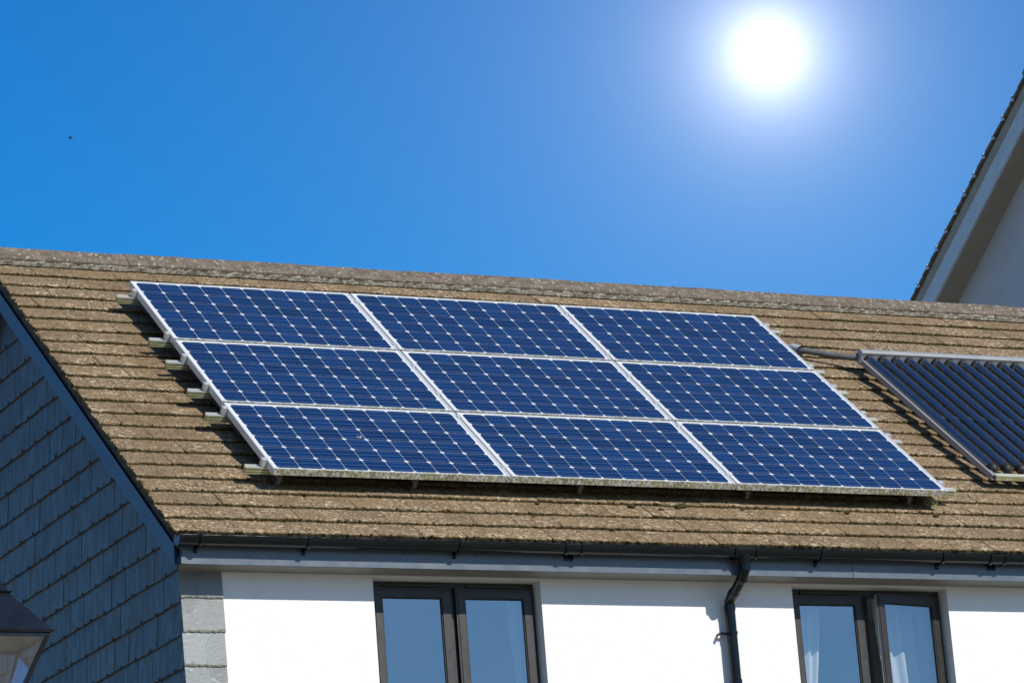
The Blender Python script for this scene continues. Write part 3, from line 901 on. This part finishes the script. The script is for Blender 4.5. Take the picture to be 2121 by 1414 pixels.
# ------------------------------------------------------------------ evacuated tube collector
col = tag(empty('tube_collector', roofpt(5.59, 2.62, -.09), (TH, 0, 0)), 'solar water collector of black glass tubes below a grey manifold', 'solar collector')
def cp(mb, name, mats, bevel=0):                       # modelled as (u, -v, n)
    return mb.build(name, mats, col, (-5.59, 2.62, .09), (0, 0, 0), bevel)
UA, UB = 5.588, 7.105
m = MB()
prof = [(-.628, -.095), (-.628, .004), (-.622, .011), (-.578, .012), (-.564, .004), (-.556, -.03), (-.556, -.095)]
m.prism(prof, 'x', UA-.004, UB)
m.box((UA-.0045, -.631, -.004), (UB+.0005, -.6285, .000))
cp(m, 'manifold', M['manifold'], .003)
for x in (UA-.007, UB+.001):
    m = MB(); m.prism([(p[0], p[1]) for p in prof], 'x', x, x+.006); cp(m, 'end_cap', M['lead'])
for x in (UA, UB-.034):
    m = MB(); m.box((x, -2.62, -.092), (x+.034, -.6345, -.086)); m.box((x, -2.62, -.0855), (x+.006, -.6345, -.052)); m.box((x+.028, -2.62, -.0855), (x+.034, -.6345, -.052)); m.box((x+.0065, -2.62, -.058), (x+.0275, -.6345, -.053))
    cp(m, 'side_frame', M['grey_alu'])
m = MB(); m.box((UA+.035, -2.62, -.092), (UB-.035, -2.52, -.084)); m.box((UA+.035, -2.628, -.0915), (UB-.035, -2.6205, -.056)); m.box((UA+.035, -2.62, -.062), (UB-.035, -2.585, -.056))
cp(m, 'bottom_rail', M['rail'])
m = MB(); m.box((UA+.036, -1.62, -.0895), (UB-.036, -1.58, -.080)); cp(m, 'cross_bar', M['grey_alu'])
T0, TP, TN, TR = 5.648, .1176, 12, .0335
for q in range(TN):
    x = T0+TP*q
    m = MB(); zc_ = -.047
    path = [(x, -.60, zc_), (x, -2.50, zc_)]; rr = [TR, TR]
    for a in (.3, .6, .85, 1.0):
        path.append((x, -2.50-TR*math.sin(a*math.pi/2), zc_)); rr.append(max(.004, TR*math.cos(a*math.pi/2)))
    m.tube(path, rr, 24)
    m.build('glass_tube', M['tube'], col, (-5.59, 2.62, .09))
    m = MB()
    m.tube([(x, -.645, zc_), (x, -.626, zc_)], [.036, .039], 20)
    m.build('rubber_seal', M['rubber'], col, (-5.59, 2.62, .09))
    m = MB(); m.tube([(x, -2.488, zc_), (x, -2.515, zc_)], [.036, .036], 20); m.ball((x, -2.522, zc_), .034, 14, 8)
    m.box((x-.012, -2.56, -.083), (x+.012, -2.50, -.07))
    m.build('tube_holder', M['rubber'], col, (-5.59, 2.62, .09))
def lagged(u0, v0, u1, v1, fl, label, lab2, sgn):
    P = lambda u_, v_, n_: Vector(roofpt(u_, v_, n_))
    m = MB(); mid = ((u0+u1)/2, (v0+v1)/2)
    base = P(u0, v0, -.12)
    pts = [P(u0, v0-.03, -.125), P(u0+sgn*.012, v0-.004, -.112), P(u0+sgn*.04, v0+.010, -.104), P(*mid, -.090), P(u1-sgn*.04, v1-.012, -.066), P(u1, v1, -.05)]
    m.tube([p-base for p in pts], .024, 14)
    o = m.build('lagged_pipe', M['lagging'], None, base)
    tag(o, label, 'pipe')
    for t in (.35,):
        c = MB(); a = P(u0+(u1-u0)*t, v0+(v1-v0)*t+.003, -.1); d_ = P(u0+(u1-u0)*(t+.012), v0+(v1-v0)*(t+.012)+.003, -.1)
        c.tube([a-base, d_-base], .0255, 14); c.build('cable_tie', M['rubber'], o)
    m = MB(); b2 = P(u0-sgn*.03, v0-.10, -.15)
    m.tube([P(u0-sgn*.035, v0-.155, -.150)-b2, P(u0-sgn*.022, v0-.10, -.134)-b2, P(u0, v0-.004, -.116)-b2], [.016, .034, .042], 18, caps=False)
    q = [P(u0-sgn*.09, v0-.17, -.160)-b2, P(u0+sgn*.06, v0-.17, -.160)-b2, P(u0+sgn*.06, v0+.0, -.154)-b2, P(u0-sgn*.09, v0+.0, -.154)-b2]
    o2 = m.build('flashing', M['lead'], None, b2)
    tag(o2, lab2, 'flashing')
lagged(5.212, .375, 5.592, .575, 0, 'dark lagged pipe running from beside the solar panels to the tube collector', 'grey lead flashing sleeve beside a solar panel, where the long pipe leaves the roof', 1)
lagged(7.24, .46, 7.10, .58, 0, 'short dark lagged pipe entering the manifold at its end away from the solar panels', 'grey lead flashing sleeve above the manifold, where the short pipe leaves the roof', -1)

# ------------------------------------------------------------------ moss
ms = MB()
for (a, b, vf) in edges:
    if a > 8: continue
    n = R.randint(0, 3) + (R.randint(0, 4) if vf > 2.9 else 0)
    for _ in range(n):
        x = R.uniform(a, b); s = R.uniform(.0025, .0065)*(1.25 if vf > 3 else 1)
        ms.ball((x, -vf+R.uniform(-.003, .004), -.16-R.uniform(-.001, .016)), s, 6, 4, 0, (1.5, .8, .8), .3)
for _ in range(150):          # cushions along the verge and in the joints
    k = R.randrange(ncourse); v = EAVE-GAUGE*k-R.uniform(0, .19)
    ms.ball((UV0+R.uniform(-.004, .008), -v, -.168), R.uniform(.004, .010), 6, 4, 0, (1, 1.3, .9), .3)
for (x, v, s) in ((2.93, 3.05, .030), (2.56, 3.07, .022), (1.86, 3.07, .012), (.25, 3.045, .012), (2.75, 3.11, .014), (1.76, 3.255, .010), (2.25, 3.43, .014), (3.4, 3.06, .014), (4.2, 3.07, .016), (4.9, 3.075, .016)):
    for _ in range(7):
        ms.ball((x+R.uniform(-1, 1)*s, -v+R.uniform(-.4, .4)*s, -.165), s*R.uniform(.5, .8), 8, 6, 0, (1.2, .9, .7), .2)
o = ms.build('moss', M['moss'], None, (0, 0, Z0), (TH, 0, 0)); tag(o, kind='stuff')

# ------------------------------------------------------------------ neighbouring house
nbh = tag(empty('neighbour_house', (18, 8.7, 0)), 'neighbouring house whose shaded gable with pale barge board rises beyond the ridge', 'house')
NX, NYR, NS = 14.0, 8.70, .6487
NZA = 5.73+(8.976-NYR)*NS
def nt(y, d=0): return NZA-abs(y-NYR)*NS-d
def nb(mb, name, mats, parent=None, bevel=0):
    return mb.build(name, mats, parent or nbh, (-18, -8.7, Z0) if parent is None else (0, 0, 0), (0, 0, 0), bevel)
HS = 4.6; NXE = 22.0
m = MB()
ns = 24; dy = HS/ns
for sg in (1, -1):
    for k in range(ns):
        ya, yb_ = NYR+sg*dy*k, NYR+sg*dy*(k+1)
        m.cur = R.random()
        poly = [(ya, nt(ya, .014)), (yb_, nt(yb_, 0)), (yb_, nt(yb_, .030)), (ya, nt(ya, .044))]
        m.prism(poly, 'x', NX, NXE)
nroof = nb(m, 'roof', M['ntile'])
m = MB()
hw = .24
m.prism([(NYR-hw, nt(NYR-hw, -.012)), (NYR, NZA+.065), (NYR+hw, nt(NYR+hw, -.012)), (NYR+hw-.012, nt(NYR+hw, .02)), (NYR, NZA+.03), (NYR-hw+.012, nt(NYR-hw, .02))], 'x', NX-.02, NXE)
nb(m, 'ridge', M['ntile'], nroof)
for k in range(1, 13):
    y = 8.976+ (11.579-8.976)*(k-.75)/11.4+.18
    m = MB()
    m.box((NX-.008, y-.014, nt(y, .045)), (NX+.03, y+.014, nt(y, -.012)))
    m.box((NX-.014, y-.050, nt(y, .050)), (NX-.0085, y+.012, nt(y, .026)))
    nb(m, 'verge_clip', M['clip'], nroof)
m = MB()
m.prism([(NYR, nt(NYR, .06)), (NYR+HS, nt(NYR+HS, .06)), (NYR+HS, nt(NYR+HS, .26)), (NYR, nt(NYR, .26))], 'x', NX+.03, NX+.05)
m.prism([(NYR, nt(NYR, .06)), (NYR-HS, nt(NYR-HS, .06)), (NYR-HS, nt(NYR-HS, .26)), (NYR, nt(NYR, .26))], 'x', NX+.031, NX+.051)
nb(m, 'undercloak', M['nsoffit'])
m = MB()
for sg in (1, -1):
    e = NYR+sg*HS
    m.prism([(NYR, nt(NYR, .253)), (e, nt(e, .253)), (e, nt(e, .494)), (NYR, nt(NYR, .494))], 'x', NX+.002*(sg < 0), NX+.0295)
nb(m, 'barge_board', M['white_paint'])
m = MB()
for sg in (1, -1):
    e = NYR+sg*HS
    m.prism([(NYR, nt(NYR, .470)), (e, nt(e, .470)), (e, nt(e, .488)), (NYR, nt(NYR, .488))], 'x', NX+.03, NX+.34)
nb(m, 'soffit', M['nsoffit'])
m = MB()
m.prism([(NYR-4.3, -Z0), (NYR+4.3, -Z0), (NYR+4.3, nt(NYR+4.3, .45)), (NYR, nt(NYR, .45)), (NYR-4.3, nt(NYR-4.3, .45))], 'x', NX+.33, NXE-.3)
nb(m, 'wall', M['nwall'])

# ------------------------------------------------------------------ street lamp
LC = Vector((-3.94-.21, -9.30+.21, -4.395))
lamp = tag(empty('street_lamp', (LC.x, LC.y, 0)), 'black lantern street lamp with a pyramid hood in front of the slate gable', 'street lamp')
def lp(mb, name, mats, parent=None, bevel=0):
    return mb.build(name, mats, parent or lamp, (0, 0, 0), (0, 0, 0), bevel)
zt = LC.z+Z0
def sq(h, z): return [(-h, -h, z), (h, -h, z), (h, h, z), (-h, h, z)]
def loft(mb, secs, mat=0, cap=(True, True)):
    pts = [p for s in secs for p in sq(*s)]
    fs = [(4*k+i, 4*k+(i+1) % 4, 4*k+4+(i+1) % 4, 4*k+4+i) for k in range(len(secs)-1) for i in range(4)]
    if cap[0]: fs.append((3, 2, 1, 0))
    if cap[1]: b_ = 4*(len(secs)-1); fs.append((b_, b_+1, b_+2, b_+3))
    mb.add(pts, fs, mat)
m = MB()
loft(m, [(.204, zt-.012), (.214, zt-.009), (.219, zt+.001), (.214, zt+.003), (.205, zt+.010), (.080, zt+.172), (.083, zt+.176), (.090, zt+.183), (.076, zt+.186), (.020, zt+.30), (.02, zt+.31)], 0, (False, True))
m.ball((0, 0, zt+.34), .032, 14, 10); m.tube([(0, 0, zt+.30), (0, 0, zt+.40)], [.016, .004], 10)
for sx, sy in ((1, -1), (-1, -1), (1, 1), (-1, 1)):
    for t in (.12, .55, .85):
        h_ = .205-.125*t; m.ball((sx*h_, sy*h_, zt+.010+.162*t+.001), .0045, 8, 6)
lp(m, 'hood', M['lamp'])
m = MB(); loft(m, [(.200, zt-.006), (.196, zt+.004), (.085, zt+.150)], 0, (False, True))
m.f = [f[::-1] for f in m.f]
lp(m, 'reflector', M['lamp_in'])
m = MB(); B_, H_ = .095, .255
for sx, sy in ((1, -1), (-1, -1), (1, 1), (-1, 1)):
    a = Vector((sx*.196, sy*.196, zt-.012)); b_ = Vector((sx*B_, sy*B_, zt-H_))
    m.tube([a, b_], .011, 4, smooth=False)
loft(m, [(.198, zt-.024), (.203, zt-.022), (.203, zt-.0125), (.198, zt-.0122)], 0, (False, False))
loft(m, [(.085, zt-H_-.05), (B_+.012, zt-H_-.012), (B_+.012, zt-H_+.012), (B_-.01, zt-H_+.013)])
lp(m, 'lantern_frame', M['lamp'])
for an in range(4):
    m = MB()
    c_, s_ = math.cos(an*math.pi/2), math.sin(an*math.pi/2)
    q = [(-.190, -.193, zt-.022), (.190, -.193, zt-.022), (B_-.004, -B_, zt-H_+.01), (-B_+.004, -B_, zt-H_+.01)]
    m.add([(p[0]*c_-p[1]*s_, p[0]*s_+p[1]*c_, p[2]) for p in q], [(3, 2, 1, 0)])
    lp(m, 'glass_pane', M['pane'])
m = MB(); m.tube([(0, 0, 0), (0, 0, .05), (0, 0, .9), (0, 0, .95), (0, 0, 1.0), (0, 0, zt-.75), (0, 0, zt-.70), (0, 0, zt-H_-.045)], [.12, .10, .09, .075, .05, .038, .05, .035], 16)
m.tube([(-.22, 0, zt-.62), (.22, 0, zt-.62)], .012, 8)
lp(m, 'post', M['lamp'])
m = MB(); m.tube([(0, 0, zt-H_), (0, 0, zt-.19)], .02, 10); m.ball((0, 0, zt-.135), .045, 12, 8, 0, (1, 1, 1.4)); lp(m, 'bulb', M['lamp_in'])

# ------------------------------------------------------------------ camera
CAM = Vector((-8.86448592, -23.34285969, -7.30692288+Z0))
Rr = ((0.899085, -0.430990, -0.0767), (0.046, 0.2661, -0.9628), (0.43535061, 0.86222335, 0.25892226))
def axis_from_rotvec(r):
    v = Vector(r); a = v.length
    return Matrix.Rotation(a, 3, v.normalized())
Bm = Matrix(((1, 0, 0), (0, 0, -1), (0, 1, 0)))
RV = (-0.2753156, -0.4542376, -0.0163062)
RM = axis_from_rotvec(RV) @ Bm
right, down, fwd = Vector(RM[0]), Vector(RM[1]), Vector(RM[2])
cam = bpy.data.cameras.new('camera'); co = bpy.data.objects.new('camera', cam); COL.objects.link(co)
mw = Matrix(((right.x, -down.x, -fwd.x, CAM.x), (right.y, -down.y, -fwd.y, CAM.y), (right.z, -down.z, -fwd.z, CAM.z), (0, 0, 0, 1)))
co.matrix_world = mw
FPX = 7728.66
cam.sensor_width = 36; cam.lens = FPX/2121*36; cam.clip_end = 8000; cam.clip_start = .1
scene.camera = co
def ray(x, y): return (right*((x-1060.5)/FPX)+down*((y-707)/FPX)+fwd).normalized()

# ------------------------------------------------------------------ sun disc and bird
SD = ray(1590, 110)
m = MB(); m.ball((0, 0, 0), 22.0, 48, 24)
o = m.build('sun', mat_emit('sun surface', (1, .98, .93), 1.6), None, CAM+SD*3000)
tag(o, 'blazing white sun high in the blue sky above the ridge', 'sun')
BD = ray(146, 286)
m = MB()
def wing(s):
    pts = [(0, .05, 0), (0, -.05, 0), (s*.10, -.045, .05), (s*.10, .055, .05), (s*.24, -.02, .02), (s*.22, .04, .02), (s*.03, 0, .02)]
    m.add(pts[:6]+[(p[0], p[1], p[2]-.008) for p in pts[:6]], [(0, 1, 2, 3), (3, 2, 4, 5), (9, 8, 7, 6), (11, 10, 8, 9), (0, 3, 9, 6), (3, 5, 11, 9), (1, 7, 8, 2), (2, 8, 10, 4), (4, 10, 11, 5)])
wing(1); wing(-1)
m.tube([(0, .17, .01), (0, .13, .012), (0, .06, .0), (0, -.05, 0), (0, -.12, .005), (0, -.20, .01)], [.008, .03, .042, .038, .02, .022], 10)
o = m.build('bird', M['bird'], None, CAM+BD*95, (0.3, 0, 1.2)); o.scale = (.42, .42, .42)
tag(o, 'tiny dark bird flying alone in the clear blue sky above the roof ridge', 'bird')

# ------------------------------------------------------------------ light and sky
SL = Vector((.413, -1, .754)).normalized()            # towards the light
el = math.asin(SL.z); az = math.atan2(SL.x, SL.y)
sun = bpy.data.lights.new('sun_lamp', 'SUN'); sun.energy = 4.4; sun.angle = math.radians(.5); sun.color = (1, .95, .86)
so_ = bpy.data.objects.new('sun_lamp', sun); COL.objects.link(so_)
so_.rotation_euler = SL.to_track_quat('Z', 'Y').to_euler(); so_.location = (0, -20, 40)
w = bpy.data.worlds.new('World'); scene.world = w; w.use_nodes = True
t = w.node_tree; t.nodes.clear()
def nn_(typ, **k):
    q = t.nodes.new(typ)
    for a, v in k.items(): setattr(q, a, v)
    return q
out = nn_('ShaderNodeOutputWorld'); bg = nn_('ShaderNodeBackground'); t.links.new(bg.outputs[0], out.inputs[0])
sky = nn_('ShaderNodeTexSky'); sky.sky_type = 'NISHITA'; sky.sun_disc = False
sky.sun_elevation = el; sky.sun_rotation = az; sky.altitude = 50; sky.air_density = 1.0; sky.dust_density = .15; sky.ozone_density = 3.0
tc = nn_('ShaderNodeTexCoord')
nrm = nn_('ShaderNodeVectorMath', operation='NORMALIZE'); t.links.new(tc.outputs['Generated'], nrm.inputs[0])
dp_ = nn_('ShaderNodeVectorMath', operation='DOT_PRODUCT'); t.links.new(nrm.outputs[0], dp_.inputs[0]); dp_.inputs[1].default_value = (.30, .90, .32)
mr = nn_('ShaderNodeMapRange', interpolation_type='SMOOTHSTEP'); t.links.new(dp_.outputs['Value'], mr.inputs[0])
mr.inputs[1].default_value = .78; mr.inputs[2].default_value = .965; mr.inputs[3].default_value = 0; mr.inputs[4].default_value = 1
def hsv(sat, tin):
    hs = nn_('ShaderNodeHueSaturation'); hs.inputs['Saturation'].default_value = sat; t.links.new(sky.outputs[0], hs.inputs['Color'])
    ti = nn_('ShaderNodeMix', data_type='RGBA', blend_type='MULTIPLY'); ti.inputs[0].default_value = 1; ti.inputs[7].default_value = tin
    t.links.new(hs.outputs[0], ti.inputs[6]); return ti.outputs[2]
tint = nn_('ShaderNodeMix', data_type='RGBA'); t.links.new(mr.outputs[0], tint.inputs[0])
t.links.new(hsv(1.05, (.60, .88, 1.14, 1)), tint.inputs[6]); t.links.new(hsv(1.45, (.10, .99, 1.20, 1)), tint.inputs[7])
bg.inputs[1].default_value = .10
# aureole of the visible sun, a function of the direction in the sky only
dt = nn_('ShaderNodeVectorMath', operation='DISTANCE'); t.links.new(nrm.outputs[0], dt.inputs[0]); dt.inputs[1].default_value = SD
def glow(scale, amp, color):
    a = nn_('ShaderNodeMath', operation='DIVIDE'); t.links.new(dt.outputs['Value'], a.inputs[0]); a.inputs[1].default_value = -scale
    e = nn_('ShaderNodeMath', operation='EXPONENT'); t.links.new(a.outputs[0], e.inputs[0])
    mm = nn_('ShaderNodeMath', operation='MULTIPLY'); t.links.new(e.outputs[0], mm.inputs[0]); mm.inputs[1].default_value = amp/.10
    c = nn_('ShaderNodeMix', data_type='RGBA', blend_type='MIX'); c.inputs[6].default_value = (0, 0, 0, 1); c.inputs[7].default_value = (*color, 1); c.clamp_factor = False
    t.links.new(mm.outputs[0], c.inputs[0]); return c.outputs[2]
prev = tint.outputs[2]
for g_ in ((.0085, 1.6, (1, .95, .86)), (.030, .24, (1, .94, .88)), (.10, .105, (.92, .95, .95))):
    ad = nn_('ShaderNodeMix', data_type='RGBA', blend_type='ADD'); ad.inputs[0].default_value = 1
    t.links.new(prev, ad.inputs[6]); t.links.new(glow(*g_), ad.inputs[7]); prev = ad.outputs[2]
t.links.new(prev, bg.inputs[0])

vs = scene.view_settings
vs.view_transform = 'Standard'; vs.look = 'None'; vs.exposure = 0.25; vs.gamma = 1
scene.cycles.max_bounces = 8; scene.cycles.transparent_max_bounces = 12
scene.cycles.use_denoising = True
scene.render.film_transparent = False
